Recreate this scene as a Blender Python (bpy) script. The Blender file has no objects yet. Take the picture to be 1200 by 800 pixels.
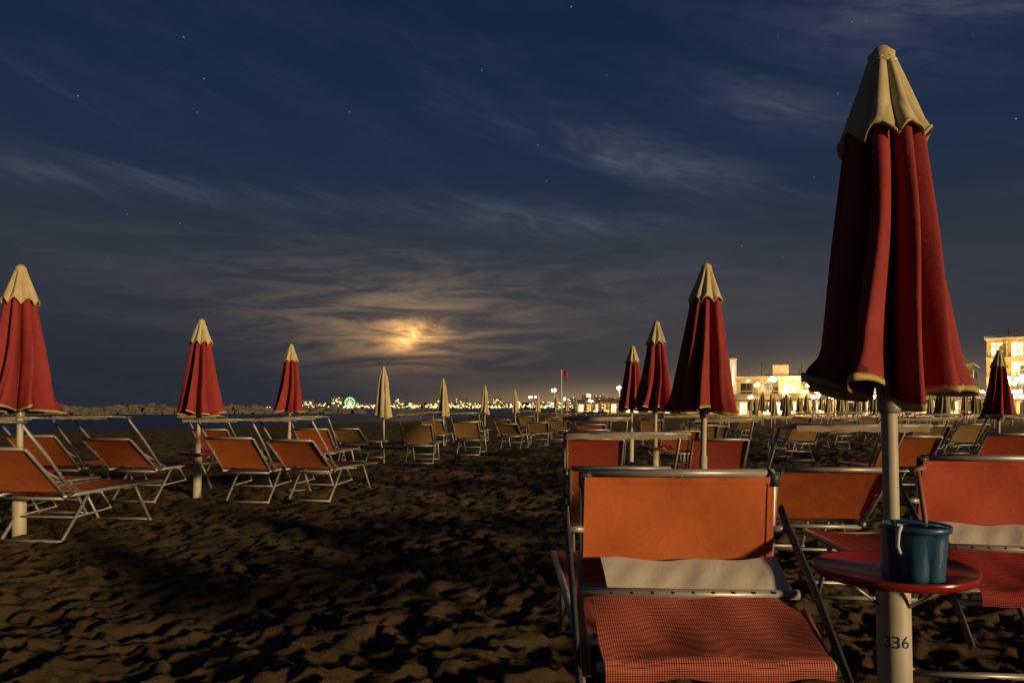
import bpy, math, random
import numpy as np
from mathutils import Vector, Matrix
random.seed(7); rng=np.random.RandomState(5)
sc=bpy.context.scene
sc.view_settings.view_transform='Standard'; sc.view_settings.look='None'; sc.view_settings.exposure=0

# ------------------------------------------------------------ node helpers
def new_mat(name):
    m=bpy.data.materials.new(name); m.use_nodes=True
    nt=m.node_tree; b=nt.nodes['Principled BSDF']
    return m,nt,b
def noise(nt,scale,detail=4,rough=.55,vec=None,dist=0):
    n=nt.nodes.new('ShaderNodeTexNoise'); n.inputs['Scale'].default_value=scale
    n.inputs['Detail'].default_value=detail; n.inputs['Roughness'].default_value=rough
    n.inputs['Distortion'].default_value=dist
    if vec: nt.links.new(vec,n.inputs['Vector'])
    return n
def ramp(nt,fac,stops):
    r=nt.nodes.new('ShaderNodeValToRGB'); e=r.color_ramp.elements
    while len(e)<len(stops): e.new(.5)
    for i,(p,c) in enumerate(stops):
        e[i].position=p; e[i].color=(c[0],c[1],c[2],1)
    nt.links.new(fac,r.inputs['Fac']); return r
def bump(nt,b,h,strength,dist):
    n=nt.nodes.new('ShaderNodeBump'); n.inputs['Strength'].default_value=strength
    n.inputs['Distance'].default_value=dist
    nt.links.new(h,n.inputs['Height']); nt.links.new(n.outputs['Normal'],b.inputs['Normal']); return n
def surf(name,c1,c2,scale=12,rough=.7,metal=0,bumpd=.002,detail=5,spec=.4):
    m,nt,b=new_mat(name)
    tc=nt.nodes.new('ShaderNodeTexCoord')
    n=noise(nt,scale,detail,.6,tc.outputs['Object'])
    r=ramp(nt,n.outputs['Fac'],[(.3,c1),(.7,c2)])
    nt.links.new(r.outputs['Color'],b.inputs['Base Color'])
    b.inputs['Roughness'].default_value=rough; b.inputs['Metallic'].default_value=metal
    b.inputs['Specular IOR Level'].default_value=spec
    if bumpd:
        n2=noise(nt,scale*6,4,.6,tc.outputs['Object']); bump(nt,b,n2.outputs['Fac'],.5,bumpd)
    return m
def emis(name,c,s):
    m,nt,b=new_mat(name); b.inputs['Base Color'].default_value=(*[x*.5 for x in c],1)
    b.inputs['Emission Color'].default_value=(*c,1); b.inputs['Emission Strength'].default_value=s
    m.cycles.emission_sampling='NONE'
    return m
def litwin(name,c,s):
    m,nt,b=new_mat(name); tc=nt.nodes.new('ShaderNodeTexCoord')
    n=noise(nt,.9,4,.7,tc.outputs['Object'])
    r=ramp(nt,n.outputs['Fac'],[(.35,tuple(x*.12 for x in c)),(.6,c)])
    b.inputs['Base Color'].default_value=(.1,.08,.05,1); b.inputs['Roughness'].default_value=.3
    nt.links.new(r.outputs['Color'],b.inputs['Emission Color']); b.inputs['Emission Strength'].default_value=s
    m.cycles.emission_sampling='NONE'
    return m
def fabric(name,c1,c2,weave=0.0,wscale=900,rough=.8,bd=.012):
    m,nt,b=new_mat(name)
    tc=nt.nodes.new('ShaderNodeTexCoord')
    n=noise(nt,5,6,.65,tc.outputs['Object'],.4)
    r=ramp(nt,n.outputs['Fac'],[(.3,c1),(.7,c2)])
    if weave>0:
        w=[]
        for dr in 'XZY':
            x=nt.nodes.new('ShaderNodeTexWave'); x.wave_type='BANDS'; x.bands_direction=dr; x.inputs['Scale'].default_value=wscale
            nt.links.new(tc.outputs['Object'],x.inputs['Vector']); w.append(x)
        mx=nt.nodes.new('ShaderNodeMath'); mx.operation='MAXIMUM'
        nt.links.new(w[1].outputs['Fac'],mx.inputs[0]); nt.links.new(w[2].outputs['Fac'],mx.inputs[1])
        mu=nt.nodes.new('ShaderNodeMath'); mu.operation='MULTIPLY'
        nt.links.new(w[0].outputs['Fac'],mu.inputs[0]); nt.links.new(mx.outputs[0],mu.inputs[1])
        ma=nt.nodes.new('ShaderNodeMapRange'); ma.inputs['From Min'].default_value=0; ma.inputs['From Max'].default_value=.6
        ma.inputs['To Min'].default_value=1-weave; ma.inputs['To Max'].default_value=1
        nt.links.new(mu.outputs[0],ma.inputs['Value'])
        vm=nt.nodes.new('ShaderNodeVectorMath'); vm.operation='SCALE'
        nt.links.new(r.outputs['Color'],vm.inputs[0]); nt.links.new(ma.outputs[0],vm.inputs['Scale'])
        nt.links.new(vm.outputs[0],b.inputs['Base Color'])
    else:
        nt.links.new(r.outputs['Color'],b.inputs['Base Color'])
    n2=noise(nt,14,5,.6,tc.outputs['Object'],.6)
    bump(nt,b,n2.outputs['Fac'],.5,bd)
    b.inputs['Roughness'].default_value=rough; b.inputs['Specular IOR Level'].default_value=.2
    return m

# ------------------------------------------------------------ materials
RED=fabric('umbrella_red_cloth',(.25,.030,.026),(.36,.045,.037),bd=.008)
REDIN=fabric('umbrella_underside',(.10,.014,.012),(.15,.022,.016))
CREAM=fabric('umbrella_cream_cloth',(.52,.41,.20),(.68,.55,.30),bd=.006)
TRIM=fabric('hem_braid',(.48,.31,.09),(.64,.45,.16))
BEIGE=fabric('umbrella_beige_cloth',(.52,.40,.19),(.68,.53,.28))
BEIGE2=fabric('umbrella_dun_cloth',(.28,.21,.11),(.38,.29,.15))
ORANGE=fabric('lounger_orange_textile',(.52,.120,.030),(.66,.165,.042),.18,160,bd=.006)
ORANGE2=fabric('lounger_red_textile',(.46,.070,.035),(.56,.095,.05),.18,160,bd=.006)
MESH=fabric('lounger_open_weave',(.58,.13,.075),(.74,.19,.11),.84,48,bd=.003)
MESH2=fabric('lounger_open_weave_red',(.42,.04,.03),(.52,.06,.045),.8,48,bd=.003)
TAN=fabric('lounger_tan_textile',(.36,.20,.07),(.48,.28,.10),.2,160)
BAND=fabric('cream_canvas_band',(.50,.43,.32),(.72,.64,.50),.1,200,bd=.006)
HOOD=fabric('hood_canvas',(.34,.26,.15),(.46,.36,.22),.1,200,bd=.006)
ALU=surf('aluminium_tube',(.36,.32,.27),(.5,.45,.38),9,.42,.4,.0004)
DARK=surf('dark_plastic_arm',(.035,.035,.04),(.07,.065,.06),20,.45)
POLE=surf('painted_pole',(.46,.39,.27),(.60,.52,.37),6,.5,0,.0006)
RUST=surf('rusty_wood_grip',(.25,.11,.04),(.38,.18,.07),30,.6)
TABLE=surf('table_red_plastic',(.26,.018,.013),(.34,.03,.022),7,.2,0,.0005,spec=.6)
BLUE=surf('bucket_blue_plastic',(.020,.075,.13),(.035,.105,.17),9,.35,0,.0004,spec=.5)
WHITE=surf('white_plastic',(.65,.65,.63),(.8,.8,.78),9,.4)
INK=surf('number_ink',(.02,.02,.04),(.03,.03,.05),9,.6,0,0)
CONC=surf('plaster_warm',(.42,.36,.24),(.56,.49,.36),1.2,.8,0,.01)
CONC2=surf('plaster_ochre',(.44,.31,.13),(.56,.41,.19),1.2,.8,0,.01)
CONCD=surf('plaster_dark',(.12,.10,.08),(.18,.15,.12),1.2,.8,0,.01)
GLASS=surf('dark_window',(.01,.012,.015),(.02,.02,.025),3,.15,0,0)
LIT=litwin('lit_window',(1,.56,.14),2.0)
LITW=litwin('lit_window_white',(1,.80,.40),3.0)
LAMP=emis('lamp_globe_glow',(1,.62,.18),40)
LAMPW=emis('lamp_globe_white',(1,.86,.52),45)
PT_Y=emis('far_light_amber',(1,.6,.18),5)
PT_W=emis('far_light_white',(1,.88,.6),6)
PT_G=emis('far_light_green',(.15,1,.25),2.5)
PT_R=emis('far_light_red',(1,.12,.05),5)
ROCK=surf('breakwater_stone',(.08,.07,.05),(.20,.17,.12),.5,.9,0,.05)
FLAGM=fabric('flag_cloth',(.5,.03,.02),(.6,.05,.03))
BARK=surf('bark',(.05,.035,.02),(.09,.06,.04),5,.9)
LEAF=surf('foliage',(.03,.05,.015),(.08,.10,.03),1,.8,0,0)

# ------------------------------------------------------------ mesh builder
class MB:
    def __init__(s): s.v=[];s.f=[];s.m=[];s.sm=[];s.mats=[]
    def mi(s,mat):
        if mat not in s.mats: s.mats.append(mat)
        return s.mats.index(mat)
    def add(s,vs,fs,mat,smooth=True):
        o=len(s.v); k=s.mi(mat); s.v+= [tuple(p) for p in vs]
        for f in fs: s.f.append(tuple(i+o for i in f)); s.m.append(k); s.sm.append(smooth)
    def tube(s,pts,r,mat,seg=8,flat=1.0):
        pts=[Vector(p) for p in pts]; vs=[];fs=[]
        rs=r if isinstance(r,(list,tuple)) else [r]*len(pts)
        for i,p in enumerate(pts):
            d=(pts[min(i+1,len(pts)-1)]-pts[max(i-1,0)]).normalized()
            a=Vector((1,0,0)) if abs(d.x)<.8 else Vector((0,1,0))
            u=d.cross(a).normalized(); w=d.cross(u).normalized()
            for k in range(seg):
                t=2*math.pi*k/seg
                vs.append(p+u*math.cos(t)*rs[i]+w*math.sin(t)*rs[i]*flat)
        for i in range(len(pts)-1):
            for k in range(seg):
                a=i*seg+k;b=i*seg+(k+1)%seg
                fs.append((a,b,b+seg,a+seg))
        fs.append(tuple(range(seg))[::-1]); n=(len(pts)-1)*seg
        fs.append(tuple(n+k for k in range(seg)))
        s.add(vs,fs,mat)
    def box(s,c,sz,mat,rz=0):
        cx,cy,cz=c;x,y,z=[q/2 for q in sz]; vs=[]
        ca,sa=math.cos(rz),math.sin(rz)
        for dz in(-z,z):
            for dx,dy in((-x,-y),(x,-y),(x,y),(-x,y)):
                vs.append((cx+dx*ca-dy*sa,cy+dx*sa+dy*ca,cz+dz))
        s.add(vs,[(3,2,1,0),(4,5,6,7),(0,1,5,4),(1,2,6,5),(2,3,7,6),(3,0,4,7)],mat,False)
    def sheet(s,fn,nu,nv,mat,thick=None,smooth=True):
        vs=[fn(i/nu,j/nv) for j in range(nv+1) for i in range(nu+1)]
        fs=[(j*(nu+1)+i,j*(nu+1)+i+1,(j+1)*(nu+1)+i+1,(j+1)*(nu+1)+i) for j in range(nv) for i in range(nu)]
        s.add(vs,fs,mat,smooth)
    def lathe(s,prof,mat,seg=32,cx=0,cy=0,smooth=True):
        vs=[];fs=[]
        for r,z in prof:
            for k in range(seg):
                t=2*math.pi*k/seg; vs.append((cx+r*math.cos(t),cy+r*math.sin(t),z))
        for i in range(len(prof)-1):
            for k in range(seg):
                a=i*seg+k;b=i*seg+(k+1)%seg; fs.append((a,b,b+seg,a+seg))
        s.add(vs,fs,mat,smooth)
    def mesh(s,name):
        me=bpy.data.meshes.new(name); me.from_pydata(s.v,[],s.f)
        for m in s.mats: me.materials.append(m)
        me.polygons.foreach_set('material_index',s.m); me.polygons.foreach_set('use_smooth',s.sm); me.update()
        return me
def place(name,me,loc=(0,0,0),rz=0,scale=1,rx=0,ry=0,parent=None):
    o=bpy.data.objects.new(name,me); sc.collection.objects.link(o)
    o.rotation_mode='ZYX'      # spin first, then lean
    o.location=loc; o.rotation_euler=(rx,ry,rz)
    o.scale=(scale,)*3 if not isinstance(scale,tuple) else scale
    if parent: o.parent=parent
    return o

# ------------------------------------------------------------ value noise
TAB=rng.rand(256,256)
def vn(x,y):
    xi=np.floor(x).astype(int);yi=np.floor(y).astype(int);fx=x-xi;fy=y-yi
    fx=fx*fx*(3-2*fx);fy=fy*fy*(3-2*fy)
    g=lambda a,b:TAB[a%256,b%256]
    return (g(xi,yi)*(1-fx)+g(xi+1,yi)*fx)*(1-fy)+(g(xi,yi+1)*(1-fx)+g(xi+1,yi+1)*fx)*fy
SH=np.array([(-60,-20),(-35,20),(-26.7,35.6),(-12.9,68),(0,190),(60,900)],float)
def shore_x(y): return np.interp(y,SH[:,1],SH[:,0])
def rot(X,Y,a): return X*math.cos(a)-Y*math.sin(a),X*math.sin(a)+Y*math.cos(a)
def sand_h(X,Y):
    h=.11*(vn(X*.35+9,Y*.35+3)-.5)+.06*(vn(X*1.1,Y*1.1)-.5)
    for sc_,am,an in((2.3,.022,.5),(4.3,.020,1.3),(8.7,.012,2.2),(17,.008,.3),(33,.005,1.1)):
        a,b=rot(X,Y,an); h=h+am*(vn(a*sc_+3,b*sc_+8)-.5)*2
    # sharp broken crests between the footprints
    wx=X+.12*vn(X*4,Y*4+7); wy=Y+.12*vn(X*4+5,Y*4)
    a,b=rot(wx,wy,.7); h=h+.020*(.5-np.abs(2*vn(a*5.2,b*3.6)-1))
    a,b=rot(wx,wy,2.1); h=h+.013*(.5-np.abs(2*vn(a*9.5,b*7.5+40)-1))
    for s,dep,seed in((.37,.038,0),(.24,.030,77),(.15,.018,140)):
        xx,yy=rot(X,Y,.3+seed*.01)
        xx=xx+.03*vn(X*9,Y*9); yy=yy+.03*vn(X*9+4,Y*9+2)
        ci=np.floor(xx/s).astype(int);cj=np.floor(yy/s).astype(int)
        for a in(-1,0,1):
            for b in(-1,0,1):
                i=ci+a;j=cj+b
                r1=TAB[(i+seed)%256,(j*7+3)%256];r2=TAB[(i*5+11+seed)%256,j%256];r3=TAB[(i*3+seed)%256,(j*13+5)%256];r4=TAB[(i*11+2)%256,(j*3+seed)%256]
                cx=(i+r1)*s;cy=(j+r2)*s;an=r3*3.14
                dx=xx-cx;dy=yy-cy
                u=(dx*np.cos(an)+dy*np.sin(an))/(s*.42);v=(-dx*np.sin(an)+dy*np.cos(an))/(s*.23)
                q=np.sqrt(u*u+v*v)
                h=h+dep*(.2+1.1*r4)*(-np.exp(-q**4)+.40*np.exp(-((q-1.25)/.28)**2))
    return h
# ------------------------------------------------------------ beach
ys=list(np.arange(-8,2.0,.25)); y=2.0
while y<3500:
    ys.append(y); y+=.0058+.00046*y*y if y<120 else y*.06
ys=np.array(ys); us=np.linspace(-1.35,1.35,800)
Ym,Um=np.meshgrid(ys,us,indexing='ij')
Xm=Um*(np.abs(Ym)+2.0)
fade=np.clip(1-(Ym-14)/60,0.15,1)
Z=sand_h(Xm,Ym)*fade
d=Xm-shore_x(Ym)
slope=np.clip((6-d)/12,0,1); Z=Z*(1-slope)-1.2*slope*slope*(3-2*slope)
nr,nc=Xm.shape
verts=np.stack([Xm,Ym,Z],-1).reshape(-1,3)
idx=np.arange(nr*nc).reshape(nr,nc)
faces=np.stack([idx[:-1,:-1],idx[:-1,1:],idx[1:,1:],idx[1:,:-1]],-1).reshape(-1,4)
me=bpy.data.meshes.new('sand_beach')
me.vertices.add(len(verts)); me.vertices.foreach_set('co',verts.ravel())
me.loops.add(faces.size); me.loops.foreach_set('vertex_index',faces.ravel())
me.polygons.add(len(faces)); me.polygons.foreach_set('loop_start',np.arange(0,faces.size,4))
me.polygons.foreach_set('loop_total',np.full(len(faces),4)); me.polygons.foreach_set('use_smooth',np.ones(len(faces),bool))
me.update(); me.validate()
m,nt,b=new_mat('sand'); tc=nt.nodes.new('ShaderNodeTexCoord')
n=noise(nt,1.1,9,.7,tc.outputs['Object']); r=ramp(nt,n.outputs['Fac'],[(.3,(.085,.055,.026)),(.7,(.175,.116,.056))])
nt.links.new(r.outputs['Color'],b.inputs['Base Color']); b.inputs['Roughness'].default_value=.95; b.inputs['Specular IOR Level'].default_value=.1
n2=noise(nt,26,9,.78,tc.outputs['Object'],.2); bump(nt,b,n2.outputs['Fac'],1.0,.04)
me.materials.append(m); place('sand_beach',me)

# sea
me=bpy.data.meshes.new('sea')
me.from_pydata([(-6000,-30,-.22),(1500,-30,-.22),(1500,9000,-.22),(-6000,9000,-.22)],[],[(0,1,2,3)])
m,nt,b=new_mat('sea_water'); tc=nt.nodes.new('ShaderNodeTexCoord'); mp=nt.nodes.new('ShaderNodeMapping'); mp.inputs['Scale'].default_value=(.5,1.4,1)
nt.links.new(tc.outputs['Object'],mp.inputs['Vector']); n=noise(nt,.9,6,.6,mp.outputs['Vector'])
b.inputs['Base Color'].default_value=(.015,.035,.055,1); b.inputs['Roughness'].default_value=.3
bump(nt,b,n.outputs['Fac'],.6,.5); me.materials.append(m); place('sea',me)

# ------------------------------------------------------------ umbrellas
def umbrella_mesh(seed,cloth,top,trim,table=True,n=8,Rh=.26,sleeve=True,hi=True,zh=1.27):
    R=random.Random(seed); mb=MB(); ns=26 if hi else 8; NT=n*ns; NV=48 if hi else 10
    amp=[R.uniform(.84,1.14) for _ in range(n)]; dep=[R.uniform(.6,1.0) for _ in range(n)]
    hz=[R.uniform(-.055,.035) for _ in range(n)]; skew=[R.uniform(-.8,.8) for _ in range(n)]; cu=[R.uniform(.2,1) for _ in range(n)]
    zt=2.47; zv=2.21
    def rad(th,t):
        tw=th+.25*t+.05*math.sin(5*t+seed)+.02*math.sin(11*t+2*seed)
        k=(tw/(2*math.pi)*n)%n; i=int(k); f=k-i
        f2=f+skew[i]*f*(1-f)*.8
        lobe=max(0,math.sin(math.pi*f2))**.72
        a0=amp[i]*t+1*(1-t)
        inner=.60-.42*min(1,t*2.2)*dep[i]
        small=.07*t*math.sin(2*2*math.pi*f+seed+i*2+3*t)*lobe
        return (inner+(1-inner)*lobe)*(a0+small),i,lobe,f
    def prof(t): return .04+(.135-.04)*min(1,t/.22) if t<.22 else .135+(Rh-.135)*((t-.22)/.78)**1.1
    vs=[];fs=[]
    for j in range(NV+1):
        t=j/NV
        for k in range(NT):
            th=2*math.pi*k/NT; q,i,l,f=rad(th,t)
            r=prof(t)*q
            if t>.86: r*=1+.16*((t-.86)/.14)**2*l*cu[i]
            z=zt+(zh-zt)*t+hz[i]*t**3*l+(.055*cu[i])*t**7*l+.014*math.sin(7*th+seed)*t**4
            vs.append((r*math.cos(th),r*math.sin(th),z))
    for j in range(NV):
        for k in range(NT):
            a=j*NT+k;b_=j*NT+(k+1)%NT; fs.append((a,b_,b_+NT,a+NT))
    mb.add(vs,fs,cloth)
    last=vs[-NT:]
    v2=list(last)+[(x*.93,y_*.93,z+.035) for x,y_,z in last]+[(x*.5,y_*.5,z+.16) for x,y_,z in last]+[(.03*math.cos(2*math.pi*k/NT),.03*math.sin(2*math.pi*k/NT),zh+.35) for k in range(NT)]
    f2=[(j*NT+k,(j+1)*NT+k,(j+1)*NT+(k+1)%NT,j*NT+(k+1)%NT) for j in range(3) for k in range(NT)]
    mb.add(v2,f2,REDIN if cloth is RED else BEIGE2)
    if trim:
        vs=[]
        for (x,y_,z) in last:
            r=math.hypot(x,y_); ux,uy=x/r,y_/r
            for dr,dz in((.004,.016),(.008,0),(.004,-.011),(-.006,0)):
                vs.append((x+ux*dr,y_+uy*dr,z+dz))
        fs=[(k*4+c,((k+1)%NT)*4+c,((k+1)%NT)*4+(c+1)%4,k*4+(c+1)%4) for k in range(NT) for c in range(4)]
        mb.add(vs,fs,trim)
    if top:
        NW=18 if hi else 5; vs=[];fs=[]
        for j in range(NW+1):
            s=j/NW
            for k in range(NT):
                th=2*math.pi*k/NT; t=s*.24; q,i,l,f=rad(th,t)
                c2=abs(2*f-1)
                r=(.040+.088*s**1.0+.060*max(0,s-.6)**1.3*2*(.35+.65*c2))*(.80+.20*l)+.006
                r=max(r,prof(t)*q+.007)
                z=zt+.01-(zt-zv+.02)*s-(.045*c2**2.2*s*s)+.008*math.sin(9*th+seed)*s*s
                vs.append((r*math.cos(th),r*math.sin(th),z))
        for j in range(NW):
            for k in range(NT):
                a=j*NT+k;b_=j*NT+(k+1)%NT; fs.append((a,b_,b_+NT,a+NT))
        mb.add(vs,fs,top)
        lst=vs[-NT:]; v3=[]
        for (x,y_,z) in lst:
            v3+= [(x*1.02,y_*1.02,z+.007),(x*1.025,y_*1.025,z-.006),(x*.95,y_*.95,z-.003)]
        mb.add(v3,[(k*3+c,((k+1)%NT)*3+c,((k+1)%NT)*3+c+1,k*3+c+1) for k in range(NT) for c in range(2)],trim or top)
    c=top or cloth
    mb.lathe([(.05,zt-.012),(.052,zt),(.044,zt+.008),(.046,zt+.03),(.036,zt+.038),(.022,zt+.055),(.004,zt+.06)],c,20)
    mb.lathe([(.02,zt),(.02,zh+.1),(.027,zh+.05),(.027,.72)],POLE,16)
    mb.lathe([(.034,zh+.02),(.04,zh+.01),(.04,zh-.05),(.034,zh-.06),(.027,zh-.065)],ALU,16)
    if sleeve:
        mb.lathe([(.027,.76),(.036,.755),(.036,.62),(.058,.57),(.058,-.15)],POLE,24)
    else: mb.lathe([(.027,.75),(.03,-.15)],POLE,10)
    if hi:
        for k in range(n):
            th=2*math.pi*k/n+.2; cx,sx=math.cos(th),math.sin(th)
            mb.tube([(.035*cx,.035*sx,zh-.02),(.06*cx,.06*sx,zh+.25)],.004,ALU,6)
    if table:
        mb.lathe([(.04,.575),(.18,.578),(.262,.588),(.272,.60),(.274,.618),(.268,.622),(.262,.612),(.1,.606),(.0361,.607)],TABLE,64)
        for k in range(3):
            th=k*2.09+.4; mb.tube([(.055*math.cos(th),.055*math.sin(th),.48),(.18*math.cos(th),.18*math.sin(th),.575)],.007,ALU,6)
    return mb.mesh('beach_umbrella')
UR=[umbrella_mesh(3,RED,CREAM,TRIM,zh=1.245,Rh=.272),umbrella_mesh(12,RED,CREAM,TRIM,zh=1.17,Rh=.31),umbrella_mesh(21,RED,CREAM,TRIM,zh=1.17,Rh=.30)]
UB=[umbrella_mesh(31+i,BEIGE,None,None,table=False,n=6,Rh=.25,sleeve=False,hi=False,zh=1.15) for i in range(3)]
UD=umbrella_mesh(40,BEIGE2,None,None,table=False,n=6,Rh=.25,sleeve=False,hi=False,zh=1.1)
rad=math.radians
place('beach_umbrella',UR[0],(1.415,2.515,0),rad(38),1.0,ry=rad(-1.25))
place('beach_umbrella',UR[1],(1.74,6.26,0),rad(200),1.0,ry=rad(1.0))
place('beach_umbrella',UR[2],(2.17,10.4,0),rad(75),1.0,ry=rad(.8))
place('beach_umbrella',UR[1],(2.54,14.6,0),rad(-50),1.0,ry=rad(1.0))
place('beach_umbrella',UR[2],(-4.57,6.33,0),rad(130),1.0,ry=rad(.4))
place('beach_umbrella',UR[1],(-4.34,9.4,0),rad(-20),.96,ry=rad(1.6))
place('beach_umbrella',UR[2],(-4.32,13.2,0),rad(10),.965,ry=rad(1.2))
place('beach_umbrella',UR[1],(8.55,12.0,0),rad(60),.88,ry=rad(.3))
cream=[(-2.91,15.5,.85),(-2.12,21.2,.84),(-1.1,27.5,.84),(.17,33.8,.84),(1.54,41,.84),(3.25,49.6,.84),(4.6,57,.83),(6,64,.83),(7.6,70,.83),(9.2,76,.83),(10.8,83,.83),(12.6,90,.83)]
for i,(x,y_,s) in enumerate(cream): place('beach_umbrella',UB[i%3],(x,y_,0),rad(i*67),s,ry=rad(random.uniform(-.8,1)))
R=random.Random(4)
for row in range(11):
    Y=31+row*5.0
    for k in range(12):
        X=.31*Y+k*2.7+R.uniform(-.3,.3)
        if X<.74*Y and X>8:
            place('beach_umbrella',UB[(row+k)%3] if R.random()<.72 else UD,(X,Y+R.uniform(-.4,.4),0),R.uniform(0,6),R.uniform(.80,.90) if row>1 else R.uniform(.72,.78),ry=rad(R.uniform(-1.5,1.5)))
for (x,y_) in ((13.9,22),(17.2,27.5),(15.6,24.6)):
    place('beach_umbrella',UD,(x,y_,0),x,.78)

# ------------------------------------------------------------ loungers
def lounger_mesh(cloth,canopycol,seed,canopy='up',back=(-.42,.84),w=.64,band=BAND):
    R=random.Random(seed); mb=MB(); h=w/2; zs=.41; by,bz=back
    T=.0145
    for s in(-1,1):
        mb.tube([(s*h,-.02,zs),(s*h,.6,zs+.004),(s*h,1.42,zs-.01),(s*(h-.02),1.455,zs-.03)],T*1.15,ALU,8)
        mb.tube([(s*h,.0,zs+.01),(s*h,by*.5,zs+(bz-zs)*.52),(s*h,by,bz),(s*(h-.02),by-.015,bz+.012)],T,ALU,8)
        mb.tube([(s*(h-.03),.34,zs-.01),(s*(h-.03),.02,.03),(s*(h-.05),.0,.0)],T,ALU,8)
        mb.tube([(s*(h-.03),1.0,zs-.01),(s*(h-.03),1.24,.03),(s*(h-.05),1.25,.0)],T,ALU,8)
        mb.tube([(s*(h-.035),.50,zs-.01),(s*(h-.035),.66,.22),(s*(h-.035),.17,.20)],T*.7,ALU,6)
        mb.tube([(s*(h-.015),.25,zs),(s*(h-.015),by*.6,zs+(bz-zs)*.62)],T*.7,ALU,6)
    for (yy,zz,r) in((1.455,zs-.03,T),(0,zs-.02,T),(by-.015,bz+.012,T*1.1),(.0,.012,T),(1.25,.012,T),(.5,zs-.02,T*.8),(.17,.2,T*.7)):
        mb.tube([(-h+.01,yy,zz),(h-.01,yy,zz)],r,ALU,8)
    mb.sheet(lambda u,v:(-h+.012+u*(w-.024),.03+v*1.39,zs+.004-.03*math.sin(math.pi*u)*math.sin(math.pi*min(1,v*1.05))),14,30,cloth)
    def bk(off):
        def f(u,v):
            vv=.08+v*.9
            y_=by*vv; z=zs+.01+(bz-zs)*vv
            sag=.022*math.sin(math.pi*u)*math.sin(math.pi*v)
            return(-h+.010+u*(w-.02),y_+sag+off,z-sag*.4)
        return f
    mb.sheet(bk(0),18,14,cloth)
    for v0 in(.93,.0):
        f=bk(-.006); mb.sheet(lambda u,v,f=f,v0=v0:f(u,v0+v*.07),18,1,cloth)
    ph=h+.035
    if canopy=='up':
        zc=1.07; y0=by-.20
        for s in(-1,1):
            mb.tube([(s*ph,.06,zs+.02),(s*ph,by*.55,zs+.36),(s*ph,y0+.12,zc-.02)],.016,ALU,6,.55)
            mb.tube([(s*(ph+.0),y0-.2,zc+.015),(s*ph,y0+.16,zc)],.012,ALU,6)
            mb.tube([(s*h,0.02,zs),(s*ph,.06,zs+.03)],.02,DARK,8)
        mb.tube([(-ph,y0-.2,zc+.015),(ph,y0-.2,zc+.015)],.013,ALU,8)
        mb.tube([(-ph,y0+.16,zc),(ph,y0+.16,zc)],.013,ALU,8)
        mb.sheet(lambda u,v:(-ph+.01+u*(2*ph-.02),y0-.2+v*.36,zc+.012-.015*v-.022*math.sin(math.pi*u)*math.sin(math.pi*v)),12,8,canopycol)
        mb.sheet(lambda u,v:(-ph+.01+u*(2*ph-.02),y0-.214-.003*math.sin(20*u),zc+.018-v*(.034+.004*math.sin(31*u+seed))),30,2,band)
    return mb.mesh('sun_lounger')
LO=[lounger_mesh(ORANGE,HOOD,1,band=HOOD),lounger_mesh(ORANGE,HOOD,2,back=(-.46,.80),band=HOOD),lounger_mesh(ORANGE2,HOOD,3,back=(-.40,.83),band=HOOD)]
LT=[lounger_mesh(TAN,BEIGE2,5,band=BEIGE2),lounger_mesh(TAN,BEIGE2,6,canopy='none',back=(-.5,.74),band=BEIGE2)]
L=[(0,-4.30,6.1,-4),(1,-5.25,6.55,-6),(1,-4.83,8.7,-7),(0,-5.95,8.9,-5),(0,-3.36,8.65,-8),(1,-2.62,8.8,-11),(0,-3.5,12.4,-5),(2,-5.2,12.2,-6),
   (0,.70,4.62,-3),(1,2.05,4.66,-9),(2,.98,8.2,-6),(2,2.5,8.4,-6),(0,1.35,11.9,-5),(1,2.95,12.2,-7),(1,1.85,16,-5),(2,6.55,9.2,-8),(2,8.1,9.6,-6),(0,5.0,8.8,-8)]
R=random.Random(21)
for k,x,y_,a in L: place('sun_lounger',LO[k],(x,y_,0),rad(a+R.uniform(-2,2)),R.uniform(.97,1.03))
R=random.Random(9)
T=[(-3.55,15.3),(-2.0,14.7),(-1.12,17.4),(-.05,19.8),(.85,21.8),(-2.3,20.5),(-1.3,24),(-.3,27),(.7,30),(1.9,33),(1.75,25),(2.9,38),
   (3.9,14.2),(5.0,17.2),(4.2,20.5),(8.4,13.9),(9.9,15.0),(6.6,15.6),(7.6,19),(9.6,20),(11.6,21),(13.4,20),(6.0,23),(8.5,25),(11,26),(14,27),(16.5,26)]
for i,(x,y_) in enumerate(T): place('sun_lounger',LT[0 if R.random()<.45 else 1],(x,y_,0),rad(R.uniform(-14,2)),1.0)

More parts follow.
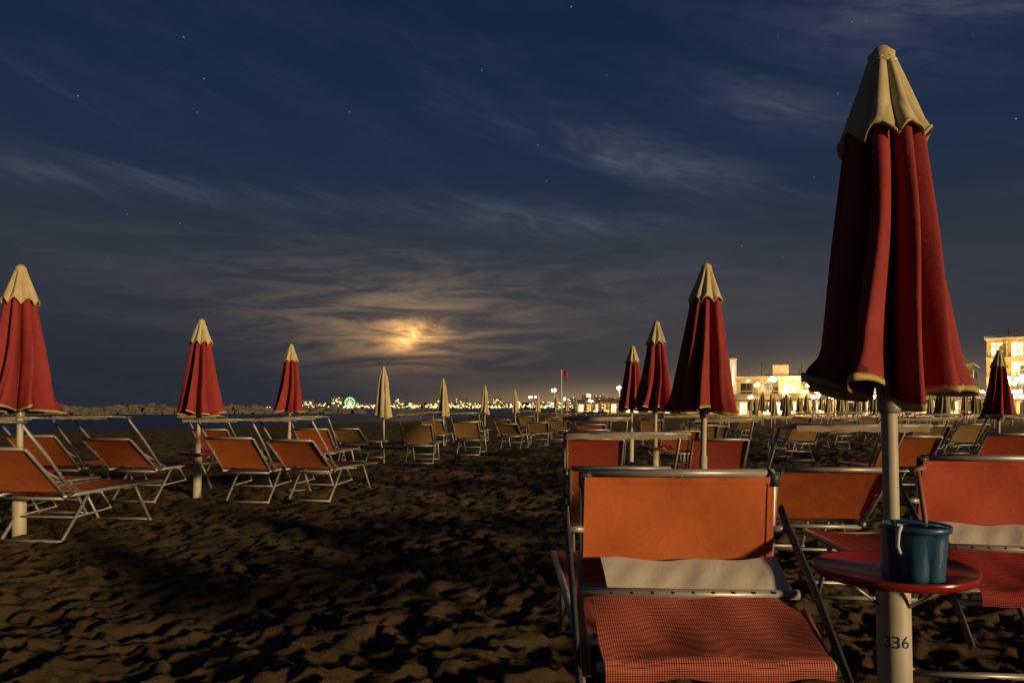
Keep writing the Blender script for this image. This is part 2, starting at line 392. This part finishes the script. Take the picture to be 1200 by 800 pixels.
def near_lounger(name,cloth,weave,loc,rz,w=.64):
    mb=MB(); h=w/2; zs=.41; T=.0145
    yb,zb=.02,.62; yt,zt=-.03,.975
    for s in(-1,1):
        mb.tube([(s*h,.1,zs),(s*h,.7,zs+.004),(s*h,1.5,zs-.01),(s*(h-.02),1.53,zs-.03)],T*1.15,ALU,12)
        mb.tube([(s*(h-.006),.12,zs),(s*(h-.006),yb+.01,zb),(s*(h-.006),yt,zt),(s*(h-.03),yt,zt+.012)],T*.85,ALU,12)
        mb.tube([(s*(h-.03),.44,zs-.01),(s*(h-.03),.12,.03),(s*(h-.05),.1,.0)],T,ALU,12)
        mb.tube([(s*(h-.03),1.1,zs-.01),(s*(h-.03),1.34,.03)],T,ALU,12)
        ph=h+.045
        mb.tube([(s*ph,.05,.86),(s*ph,-.02,.80),(s*ph,-.2,.66),(s*ph,-.42,.46),(s*ph,-.52,.34)],.019,DARK,10,.5)
        mb.tube([(s*(h-.01),-.01,.80),(s*ph,-.01,.80)],.012,ALU,10)
        mb.tube([(s*(h+.02),-.19,.58),(s*(h+.02),-.33,.50),(s*(h+.02),-.36,.45)],.014,RUST,8)
        mb.tube([(s*(h-.03),yt-.002,zt+.012),(s*(h-.006),yt-.002,zt+.008),(s*(h-.006),yt,zt-.03)],T*1.15,DARK,10)
    mb.tube([(-h+.01,yt,zt+.012),(h-.01,yt,zt+.012)],T*.95,ALU,12)
    mb.tube([(-h+.01,yb,zb-.01),(h-.01,yb,zb-.01)],T,ALU,12)
    for(yy,zz) in((1.53,zs-.03),(.1,zs-.02),(.1,.014),(1.34,.014)):
        mb.tube([(-h+.02,yy,zz),(h-.02,yy,zz)],T,ALU,12)
    def bk(u,v):
        wob=.006*math.sin(9*u+2)*math.sin(5*v)+.004*math.sin(17*u)*math.exp(-8*v)+.003*math.sin(21*u+6*v)*math.exp(-10*(1-v))
        return(-h+.008+u*(w-.016),yb+(yt-yb)*v+.016*math.sin(math.pi*u)*math.sin(math.pi*v)+wob-.012,zb+(zt-zb)*v+.004*math.sin(math.pi*u)-.006*math.sin(math.pi*u)*v)
    mb.sheet(bk,60,30,cloth)
    for v0,dv in((.94,.06),(0,.06)):
        mb.sheet(lambda u,v:tuple(a+b for a,b in zip(bk(u,v0+v*dv),(0,-.005,0))),60,2,cloth)
    for u0 in(.0,.965):
        mb.sheet(lambda u,v:tuple(a+b for a,b in zip(bk(u0+u*.035,v),(0,-.0035,0))),2,24,cloth)
    mb.sheet(lambda u,v:(-h+.012+u*(w-.024),.14+v*1.38,zs+.004-.03*math.sin(math.pi*u)),14,20,weave)
    mb.sheet(lambda u,v:(-h+.06+u*(w-.07)+.01*v,-.045-.11*v-.01*math.sin(math.pi*v),.715-.085*v+.010*math.sin(3*math.pi*u+1)*v*.5-.010*math.sin(math.pi*u)*(1-v)+.004*math.sin(14*u)*(1-v)+.003*math.sin(33*u+5*v)*math.sin(math.pi*v)),60,12,BAND)
    mb.tube([(-h-.02,-.155,.632),(0,-.16,.626),(h+.02,-.155,.622)],.0155,ALU,12)
    mb.tube([(-h-.0,-.125,.628),(h,-.125,.625)],.010,ALU,12)
    for k in range(9):
        x=-h+.08+k*(w-.14)/8; mb.tube([(x,-.172,.634),(x,-.176,.634)],.004,DARK,8)
    def hood(u,v):
        x=-h+.015+u*(w-.03)
        if v<.72:
            t=v/.72; y_=-.165-.27*t; z=.62-.085*t-.018*math.sin(math.pi*u)*math.sin(math.pi*t)
        else:
            t=(v-.72)/.28; a=t*1.75; y_=-.435-.03*math.sin(a); z=.535-.035*(1-math.cos(a))-.028*max(0,t-.4)
        return(x+.005*math.sin(8*v),y_,z+.005*math.sin(11*u+4*v)+.003*math.sin(23*u-6*v))
    mb.sheet(hood,60,44,weave)
    mb.tube([(-h,-.435,.505),(h,-.435,.505)],.014,ALU,12)
    mb.tube([(-h+.03,-.30,.445),(h-.03,-.30,.44)],.013,ALU,12)
    place(name,mb.mesh(name),loc,rz)
near_lounger('sun_lounger',ORANGE,MESH,(.548,2.27,0),rad(0))
near_lounger('sun_lounger',ORANGE2,MESH2,(2.07,2.93,0),rad(-6))

# ------------------------------------------------------------ bucket with spade
mb=MB(); NT=96; vs=[];fs=[]
prof=[(0,.074),(.0,.078),(.02,.080),(.08,.083),(.150,.088),(.165,.090),(.166,.098),(.185,.099),(.186,.094),(.17,.086),(.02,.074),(.012,.0)]
for j,(z,r) in enumerate(prof):
    for k in range(NT):
        th=2*math.pi*k/NT; l=abs(math.cos(2.5*th)); a=.84+.22*l**.6
        if z>.16: a=1.02
        vs.append((r*a*math.cos(th),r*a*math.sin(th),z))
for j in range(len(prof)-1):
    for k in range(NT):
        a=j*NT+k;b_=j*NT+(k+1)%NT; fs.append((a,b_,b_+NT,a+NT))
mb.add(vs,fs,BLUE)
mb.tube([(-.1,-.02,.17),(-.115,-.05,.19),(-.13,-.055,.17),(-.133,-.055,.13),(-.118,-.05,.105)],.006,WHITE,8)
mb.tube([(-.098,-.02,.172),(-.113,-.03,.200),(-.07,-.08,.205),(.02,-.10,.188),(.085,-.05,.175)],.0035,BLUE,8)
place('toy_bucket',mb.mesh('toy_bucket'),(1.40,2.36,.607),rad(15),1.04)
mb=MB()
mb.tube([(0,0,.02),(-.012,.01,.2),(-.03,.02,.36)],[.008,.009,.008],RUST,10)
mb.sheet(lambda u,v:(-.03+.06*u,.004*math.sin(3*u),-.0+.07*v),6,6,RUST)
mb.tube([(-.055,.02,.355),(-.005,.02,.367)],.009,RUST,8)
place('toy_spade',mb.mesh('toy_spade'),(1.45,2.37,.625),0)
cu=bpy.data.curves.new('pole_number','FONT'); cu.body='336'; cu.size=.062; cu.align_x='CENTER'
to=bpy.data.objects.new('tmp',cu); sc.collection.objects.link(to); bpy.context.view_layer.update()
dg=bpy.context.evaluated_depsgraph_get(); tm=bpy.data.meshes.new_from_object(to.evaluated_get(dg))
for v in tm.vertices:
    x,yv=v.co.x,v.co.y; a=x/.0595; rr=.0595
    v.co=Vector((rr*math.sin(a),-rr*math.cos(a),yv))
tm.materials.clear(); tm.materials.append(INK); bpy.data.objects.remove(to)
o=place('pole_number',tm,(0,0,.335),rad(-58)); o.parent=bpy.data.objects['beach_umbrella']

# ------------------------------------------------------------ flag pole
mb=MB(); mb.tube([(0,0,0),(0,0,4.6)],[.06,.035],WHITE,10)
mb.sheet(lambda u,v:(u*.55,.08*math.sin(6*u),4.5-.42*v-.25*u*u),8,4,FLAGM)
mb.box((0,0,.2),(.5,.5,.4),CONC); place('flag_pole',mb.mesh('flag_pole'),(4.35,60,0))

# ------------------------------------------------------------ breakwater
mb=MB(); R=random.Random(2)
for k in range(1500):
    t=R.random(); cx=-112+t*72; cy=150+t*34+R.gauss(0,1.9)
    hgt=max(0,2.9*(1-abs(cy-150-t*34)/4.2))*(.7+.3*math.sin(t*23))*(1-.55*t); s=R.uniform(.3,.95)
    base=[Vector((sx*R.uniform(.5,1.1),sy*R.uniform(.5,1.1),sz*R.uniform(.4,.9)))*s for sz in(-1,1) for sx,sy in((-1,-1),(1,-1),(1,1),(-1,1))]
    z=R.uniform(-.4,hgt)
    mb.add([(cx+p.x,cy+p.y,z+p.z) for p in base],[(3,2,1,0),(4,5,6,7),(0,1,5,4),(1,2,6,5),(2,3,7,6),(3,0,4,7)],ROCK,False)
place('breakwater_rocks',mb.mesh('breakwater_rocks'))

# ------------------------------------------------------------ far coast
mb=MB(); R=random.Random(3)
mb.sheet(lambda u,v:(-520+u*1500,1480+v*400,-1+(4+4*math.sin(u*9)+3*math.sin(u*23))*math.sin(math.pi*v)+2.5),60,6,surf('far_land',(.02,.02,.02),(.04,.035,.03),.01,.9,0,0))
place('distant_coast',mb.mesh('distant_coast'))
mb=MB()
for k in range(150):
    x=-500+R.random()**.8*760; w=R.uniform(8,26); h=R.uniform(5,13)+(12 if R.random()<.12 else 0)
    if x>-60: h*=1.25
    yy=R.uniform(1450,1475); mb.box((x,yy,h/2),(w,12,h),CONCD)
    for _ in range(int(1+w*h/45)):
        mb.box((x+R.uniform(-w/2,w/2)*.9,yy-6.3,R.uniform(1.5,h)),(R.uniform(1,2.4),.5,R.uniform(.8,1.6)),R.choice([PT_Y,PT_Y,PT_Y,PT_W]))
for k in range(240):
    x=-520+R.random()**.7*800; mb.box((x,1435,R.uniform(2,7)),(1.6,.5,1.5),R.choice([PT_Y]*6+[PT_W]*3+[PT_R]))
place('distant_town',mb.mesh('distant_town'))
mb=MB(); rw=10
ring=[(rw*math.cos(t*math.pi/16),0,rw*math.sin(t*math.pi/16)+13) for t in range(33)]
mb.tube(ring,.9,PT_G,6)
for t in range(0,16,4): mb.tube([ring[t],ring[t+16]],.25,PT_Y,5)
mb.tube([(-6,0,0),(0,0,13),(6,0,0)],.6,PT_W,5)
place('ferris_wheel',mb.mesh('ferris_wheel'),(-342,1440,0))

# ------------------------------------------------------------ promenade buildings
def hotel(name,loc,rz,w,dp,floors,fh,wall,litp,seed):
    R=random.Random(seed); mb=MB(); H=floors*fh
    mb.box((0,dp/2,H/2),(w,dp,H),wall)
    mb.box((0,dp/2,H+.2),(w+.6,dp+.6,.4),CONC)
    mb.box((w*.2,dp*.5,H+1.4),(w*.25,dp*.4,2.0),wall)
    for k in range(3): mb.tube([(-w*.3+k*w*.2,dp*.4,H+.4),(-w*.3+k*w*.2,dp*.4,H+R.uniform(1.5,3))],.05,DARK,5)
    nb=max(3,int(w/2.6)); bw=w/nb
    for f in range(floors):
        z0=f*fh
        mb.box((0,-.75,z0+fh-.1),(w,1.5,.18),CONC)
        if f>0:
            mb.box((0,-1.46,z0+.95),(w,.05,.07),ALU)
            for k in range(int(w/.45)): mb.box((-w/2+.2+k*.45,-1.46,z0+.5),(.05,.05,.85),DARK)
        for k in range(nb):
            x=-w/2+bw*(k+.5)
            mt=R.choice([LIT,LITW]) if R.random()<litp else GLASS
            mb.box((x,-.02,z0+1.25),(bw*.55,.08,2.1),mt)
            mb.box((x,-.05,z0+2.36),(bw*.55+.2,.12,.1),CONC)
            mb.box((x,-.07,z0+1.25),(.08,.1,2.1),CONCD)
            if R.random()<.35: mb.box((x+bw*.3,-.5,z0+1.0),(.9,.5,1.2+R.random()*.6),CONCD)
            if k<nb-1: mb.box((x+bw/2,-.7,z0+fh/2-.1),(.16,1.38,fh-.2),wall)
            if f>0 and R.random()<litp*.7: mb.box((x+R.uniform(-.4,.4),-.9,z0+fh-.3),(.28,.28,.16),LAMP)
        for k in range(int(dp/3.5)):
            mt=LIT if R.random()<litp*.6 else GLASS
            for s in(-1,1): mb.box((s*(w/2+.01),2+k*3.5,z0+1.5),(.08,1.2,1.3),mt)
    for k in range(int(w/2)):
        mb.box((-w/2+1+k*2,-1.3,fh-.32),(.3,.3,.2),LAMP if R.random()<litp else DARK)
    return place(name,mb.mesh(name),loc,rz)
R0=rad(-38)
hotel('hotel_building',(42.0,112,0),rad(-20),10,10,2,3.0,CONC,.55,1)
hotel('hotel_building',(46.5,122,0),rad(-20),7,9,1,3.4,CONC,.8,8)
hotel('hotel_building',(50.5,120,0),R0,10,9,2,2.7,CONC2,.8,2)
hotel('hotel_building',(56,132,0),R0,13,12,3,2.5,CONCD,.4,3)
hotel('hotel_building',(62,138,0),R0,14,12,2,3.1,CONC2,.6,4)
hotel('hotel_building',(73,142,0),R0,14,12,2,3.0,CONC,.6,5)
hotel('hotel_building',(77,124,0),R0,11,12,3,2.9,CONCD,.5,6)
hotel('hotel_building',(79.5,103,0),R0,13,12,4,3.0,CONC2,.7,7)
hotel('hotel_building',(88,97,0),R0,14,12,4,3.3,CONC2,.65,17)
hotel('hotel_building',(83,140,0),R0,14,12,3,3.0,CONC,.6,27)
mb=MB(); mb.box((0,0,4.6),(1.0,1.0,9.2),WHITE); mb.box((0,0,9.3),(1.25,1.25,.2),CONC); mb.box((0,-.52,6.5),(.25,.05,3.2),LITW)
place('observation_tower',mb.mesh('observation_tower'),(36.6,113,0),rad(-20))
def cabin(seed):
    R=random.Random(seed); mb=MB(); w=R.uniform(5,9)
    mb.box((0,2,1.25),(w,4,2.5),R.choice([CONC,CONC2]))
    v=[(-w/2-.4,-.6,2.5),(w/2+.4,-.6,2.5),(w/2+.4,4.4,2.5),(-w/2-.4,4.4,2.5),(-w/2-.4,1.9,3.4),(w/2+.4,1.9,3.4)]
    mb.add(v,[(0,1,5,4),(2,3,4,5),(0,4,3),(1,2,5),(3,2,1,0)],CONCD,False)
    n=int(w/1.5)
    for k in range(n):
        mb.box((-w/2+(k+.5)*w/n,-.03,1.15),(w/n*.6,.1,1.8),R.choice([LIT,LITW,GLASS]))
    return mb.mesh('beach_cabin')
cb=[cabin(i) for i in range(4)]
for i,(x,y_) in enumerate([(37,104),(43,100),(47,102),(52,103),(56,105),(60,100),(64,99),(68,98),(72,96),(66,108),(33,118),(30,140),(24,150),(19,170),(36,135)]):
    place('beach_cabin',cb[i%4],(x,y_,0),rad(-25+7*(i%3)))
def lampm(mat,h,g):
    mb=MB(); mb.tube([(0,0,0),(0,0,h)],[.07,.04],DARK,8); mb.tube([(0,0,h),(-.5,-.2,h+.15)],.03,DARK,6)
    for cx,cy,cz in((0,0,h+.2),(-.55,-.22,h+.1)):
        mb.lathe([(.02,cz-g),(.7*g,cz-.7*g),(g,cz),(.7*g,cz+.7*g),(.02,cz+g)],mat,12,cx,cy)
    mb.lathe([(.16,0),(.12,.5),(.07,.6)],DARK,10)
    return mb.mesh('street_lamp')
LM=[lampm(LAMP,3.4,.26),lampm(LAMPW,2.6,.22),lampm(LAMP,4.4,.28),lampm(LAMPW,5.2,.34)]
R=random.Random(11)
pos=[(31+R.uniform(-1,1)+k*2.35,96+R.uniform(-5,9)) for k in range(21)]+[(40+R.uniform(0,34),92+R.uniform(-6,9)) for k in range(26)]+[(10,160),(13.5,175),(17,150),(20,180),(22,140),(26,150),(28,128),(6,210),(9,260),(3,300),(14,240),(72,101),(76,97),(80,92)]
for i,p in enumerate(pos): place('street_lamp',LM[i%4],(p[0],p[1],0),R.uniform(0,6))
for i,(x,y_,z,P) in enumerate([(37,102,5,2000),(44.5,108,6,1700),(53,108,5,3000),(60,114,6,2600),(68,112,6,2000),(71,93,6,4800),(78,88,7,4800),(72,118,6,1300),(48,90,4,2600),(34,90,4,2000),(22,140,5,2400),(12,160,5,2400)]):
    l=bpy.data.lights.new('promenade_floodlight','POINT'); l.energy=P; l.color=(1,.62,.23); l.shadow_soft_size=.4
    o=bpy.data.objects.new('promenade_floodlight',l); o.location=(x,y_,z); sc.collection.objects.link(o)
def tree(seed,h):
    R=random.Random(seed); mb=MB(); mb.tube([(0,0,0),(.15,.05,h*.35),(.05,.1,h*.6)],[.25,.17,.1],BARK,8)
    cl=[]
    for k in range(9):
        a=R.uniform(0,6.28); q=(math.cos(a)*R.uniform(.3,1.7),math.sin(a)*R.uniform(.3,1.7),h*R.uniform(.5,.92)); cl.append(q)
        mb.tube([(.1,.08,h*.4),q],[.09,.02],BARK,5)
    for k in range(1500):
        c=R.choice(cl); v=Vector((R.gauss(0,1),R.gauss(0,1),R.gauss(0,.7))).normalized()*R.uniform(.35,1)*.95
        p=Vector(c)+v; a=Vector((R.gauss(0,1),R.gauss(0,1),R.gauss(0,1))).normalized()*.16; b_=a.cross(v).normalized()*.09
        mb.add([p-a,p+b_,p+a,p-b_],[(0,1,2,3)],LEAF,False)
    return mb.mesh('tree')
TM=[tree(1,5.5),tree(2,6.5)]
for i,(x,y_) in enumerate([(49,109),(55,112),(58.5,116),(64.5,118),(67.5,104),(71,106),(80,90),(40,118)]): place('tree',TM[i%2],(x,y_,0),i,.8+.1*(i%3))

# ------------------------------------------------------------ night sky
w=bpy.data.worlds.new('World'); sc.world=w; w.use_nodes=True; nt=w.node_tree; nt.nodes.clear()
w.cycles.sampling_method='MANUAL'; w.cycles.sample_map_resolution=256
def N(t): return nt.nodes.new(t)
def lk(v,s):
    if hasattr(v,'is_output'): nt.links.new(v,s)
    else: s.default_value=v
def M(op,a,b=None,c=None,clamp=False):
    n=N('ShaderNodeMath'); n.operation=op; n.use_clamp=clamp; lk(a,n.inputs[0])
    if b is not None: lk(b,n.inputs[1])
    if c is not None: lk(c,n.inputs[2])
    return n.outputs[0]
def SS(v,a,b):
    n=N('ShaderNodeMapRange'); n.interpolation_type='SMOOTHSTEP'; lk(v,n.inputs['Value'])
    n.inputs['From Min'].default_value=a; n.inputs['From Max'].default_value=b; return n.outputs[0]
def gauss2(a,b,la,lb):
    p=M('ADD',M('POWER',M('ABSOLUTE',M('DIVIDE',a,la)),2.0),M('POWER',M('ABSOLUTE',M('DIVIDE',b,lb)),2.0))
    return M('EXPONENT',M('MULTIPLY',p,-1.0))
def col(c,f):
    n=N('ShaderNodeVectorMath'); n.operation='SCALE'; n.inputs[0].default_value=c; lk(f,n.inputs['Scale']); return n.outputs[0]
def addv(a,b):
    n=N('ShaderNodeVectorMath'); n.operation='ADD'; nt.links.new(a,n.inputs[0]); nt.links.new(b,n.inputs[1]); return n.outputs[0]
tc=N('ShaderNodeTexCoord'); nm=N('ShaderNodeVectorMath'); nm.operation='NORMALIZE'; nt.links.new(tc.outputs['Generated'],nm.inputs[0])
sp=N('ShaderNodeSeparateXYZ'); nt.links.new(nm.outputs[0],sp.inputs[0])
az=M('MULTIPLY',M('ARCTAN2',sp.outputs[0],sp.outputs[1]),57.2958)
el=M('MULTIPLY',M('ARCSINE',sp.outputs[2]),57.2958)
rp=N('ShaderNodeValToRGB'); lk(M('DIVIDE',el,40.0,clamp=True),rp.inputs['Fac'])
st=[(0,(.014,.018,.031)),(.06,(.014,.019,.033)),(.16,(.021,.026,.041)),(.28,(.024,.032,.049)),(.42,(.0145,.028,.055)),(.62,(.0090,.021,.055)),(1,(.0055,.015,.043))]
e=rp.color_ramp.elements
while len(e)<len(st): e.new(.5)
for i,(p,c) in enumerate(st): e[i].position=p; e[i].color=(*c,1)
def cn(ax,ex,shear,scale,detail=7,dist=.7,off=0,rough=.6):
    cb_=N('ShaderNodeCombineXYZ'); lk(M('MULTIPLY',az,ax),cb_.inputs[0]); lk(M('MULTIPLY',M('ADD',el,M('MULTIPLY',az,shear)),ex),cb_.inputs[1]); cb_.inputs[2].default_value=off
    n=N('ShaderNodeTexNoise'); n.inputs['Scale'].default_value=scale; n.inputs['Detail'].default_value=detail; n.inputs['Distortion'].default_value=dist; n.inputs['Roughness'].default_value=rough
    nt.links.new(cb_.outputs[0],n.inputs['Vector']); return n.outputs['Fac']
n1=cn(.055,.26,.22,1.0,8,.6,1.3)
n1b=cn(.25,.9,.28,1.0,7,.9,3.7)
n2=cn(.085,.62,-.02,1.0,9,1.0,5.1,.64)
n3=cn(.04,.10,0,1.0,4,.3,8.8)
s1=M('MULTIPLY',SS(n1,.34,.62),M('ADD',M('MULTIPLY',SS(n1b,.3,.7),.7),.3)); s2=SS(n2,.40,.64); s3=SS(n3,.35,.7)
def band(a0,e0,L_,W_,sl):
    da=M('SUBTRACT',az,a0); de=M('SUBTRACT',M('SUBTRACT',el,e0),M('MULTIPLY',da,sl)); return gauss2(da,de,L_,W_)
hi=M('ADD',M('MULTIPLY',band(8,20.4,10,1.5,-.27),1.15),M('MULTIPLY',band(-27,16.0,13,1.0,-.03),.8))
hi=M('ADD',hi,M('MULTIPLY',band(20.5,22.8,5,1.5,-.3),.75)); hi=M('ADD',hi,M('MULTIPLY',band(33,26,10,2.4,-.15),.8))
hi=M('ADD',hi,M('MULTIPLY',band(-34,21,5,1.2,-.3),.45))
hi=M('ADD',hi,M('MULTIPLY',band(3,15.5,10,1.3,-.08),.6)); hi=M('ADD',hi,.10)
hic=M('MULTIPLY',hi,M('ADD',s1,.10))
low=M('MULTIPLY',band(-8,9.4,24,4.0,.0),M('ADD',M('MULTIPLY',s2,.8),.25))
lowr=M('MULTIPLY',band(22,8,24,4.5,.0),M('ADD',M('MULTIPLY',s3,.7),.15))
colr=addv(rp.outputs['Color'],col((.050,.052,.058),hic))
colr=addv(colr,col((.040,.029,.018),low)); colr=addv(colr,col((.018,.014,.011),lowr))
ma=M('SUBTRACT',az,-8.6); me_=M('SUBTRACT',el,5.9)
g1=M('MULTIPLY',gauss2(ma,M('SUBTRACT',me_,.8),9.0,3.2),M('ADD',M('MULTIPLY',s2,1.0),.10))
g2=M('MULTIPLY',gauss2(ma,me_,3.6,1.8),M('ADD',M('MULTIPLY',s2,.9),.22))
g2b=M('MULTIPLY',gauss2(ma,me_,1.9,1.1),M('ADD',M('MULTIPLY',s2,.8),.30))
n4=cn(.5,1.7,.55,1.0,6,.8,2.2); cut=SS(n4,.40,.60)
g3=M('MULTIPLY',gauss2(M('SUBTRACT',ma,M('MULTIPLY',me_,.5)),me_,.75,.8),M('ADD',M('MULTIPLY',cut,.8),.16))
colr=addv(colr,col((.17,.100,.037),g1)); colr=addv(colr,col((.36,.175,.045),g2)); colr=addv(colr,col((.70,.32,.07),g2b)); colr=addv(colr,col((1.8,.90,.24),g3))
gl=M('MULTIPLY',band(8,.0,12,1.6,0),1.1); gl=M('ADD',gl,M('MULTIPLY',band(26,.3,9,2.6,0),1.4)); gl2=band(20,0,34,7.5,0)
colr=addv(colr,col((.27,.165,.052),gl)); colr=addv(colr,col((.036,.026,.014),gl2))
vo=N('ShaderNodeTexVoronoi'); vo.inputs['Scale'].default_value=80; nt.links.new(nm.outputs[0],vo.inputs['Vector'])
wn=N('ShaderNodeSeparateColor'); nt.links.new(vo.outputs['Color'],wn.inputs[0])
star=M('MULTIPLY',M('LESS_THAN',vo.outputs['Distance'],.065),M('GREATER_THAN',wn.outputs[0],.80)); star=M('MULTIPLY',star,SS(el,8,16)); star=M('MULTIPLY',star,M('POWER',wn.outputs[1],2.0))
colr=addv(colr,col((.22,.25,.31),star))
bg=N('ShaderNodeBackground'); nt.links.new(colr,bg.inputs['Color']); bg.inputs['Strength'].default_value=1.0
wo=N('ShaderNodeOutputWorld'); nt.links.new(bg.outputs[0],wo.inputs[0])

# the sodium lighting of the sea front, low and far behind on the right
l=bpy.data.lights.new('seafront_light','SUN'); l.energy=2.8; l.color=(1,.74,.42); l.angle=rad(5)
o=bpy.data.objects.new('seafront_light',l); sc.collection.objects.link(o)
a=rad(48); e_=rad(8.5); dvec=Vector((-math.sin(a)*math.cos(e_),math.cos(a)*math.cos(e_),-math.sin(e_)))
o.rotation_euler=dvec.to_track_quat('-Z','Y').to_euler()

cam=bpy.data.cameras.new('camera'); co=bpy.data.objects.new('camera',cam); sc.collection.objects.link(co)
co.location=(0,0,1.2); co.rotation_euler=(rad(90),0,0); cam.lens=24; cam.sensor_width=36; cam.shift_y=.065; cam.clip_end=20000; cam.clip_start=.05
sc.camera=co
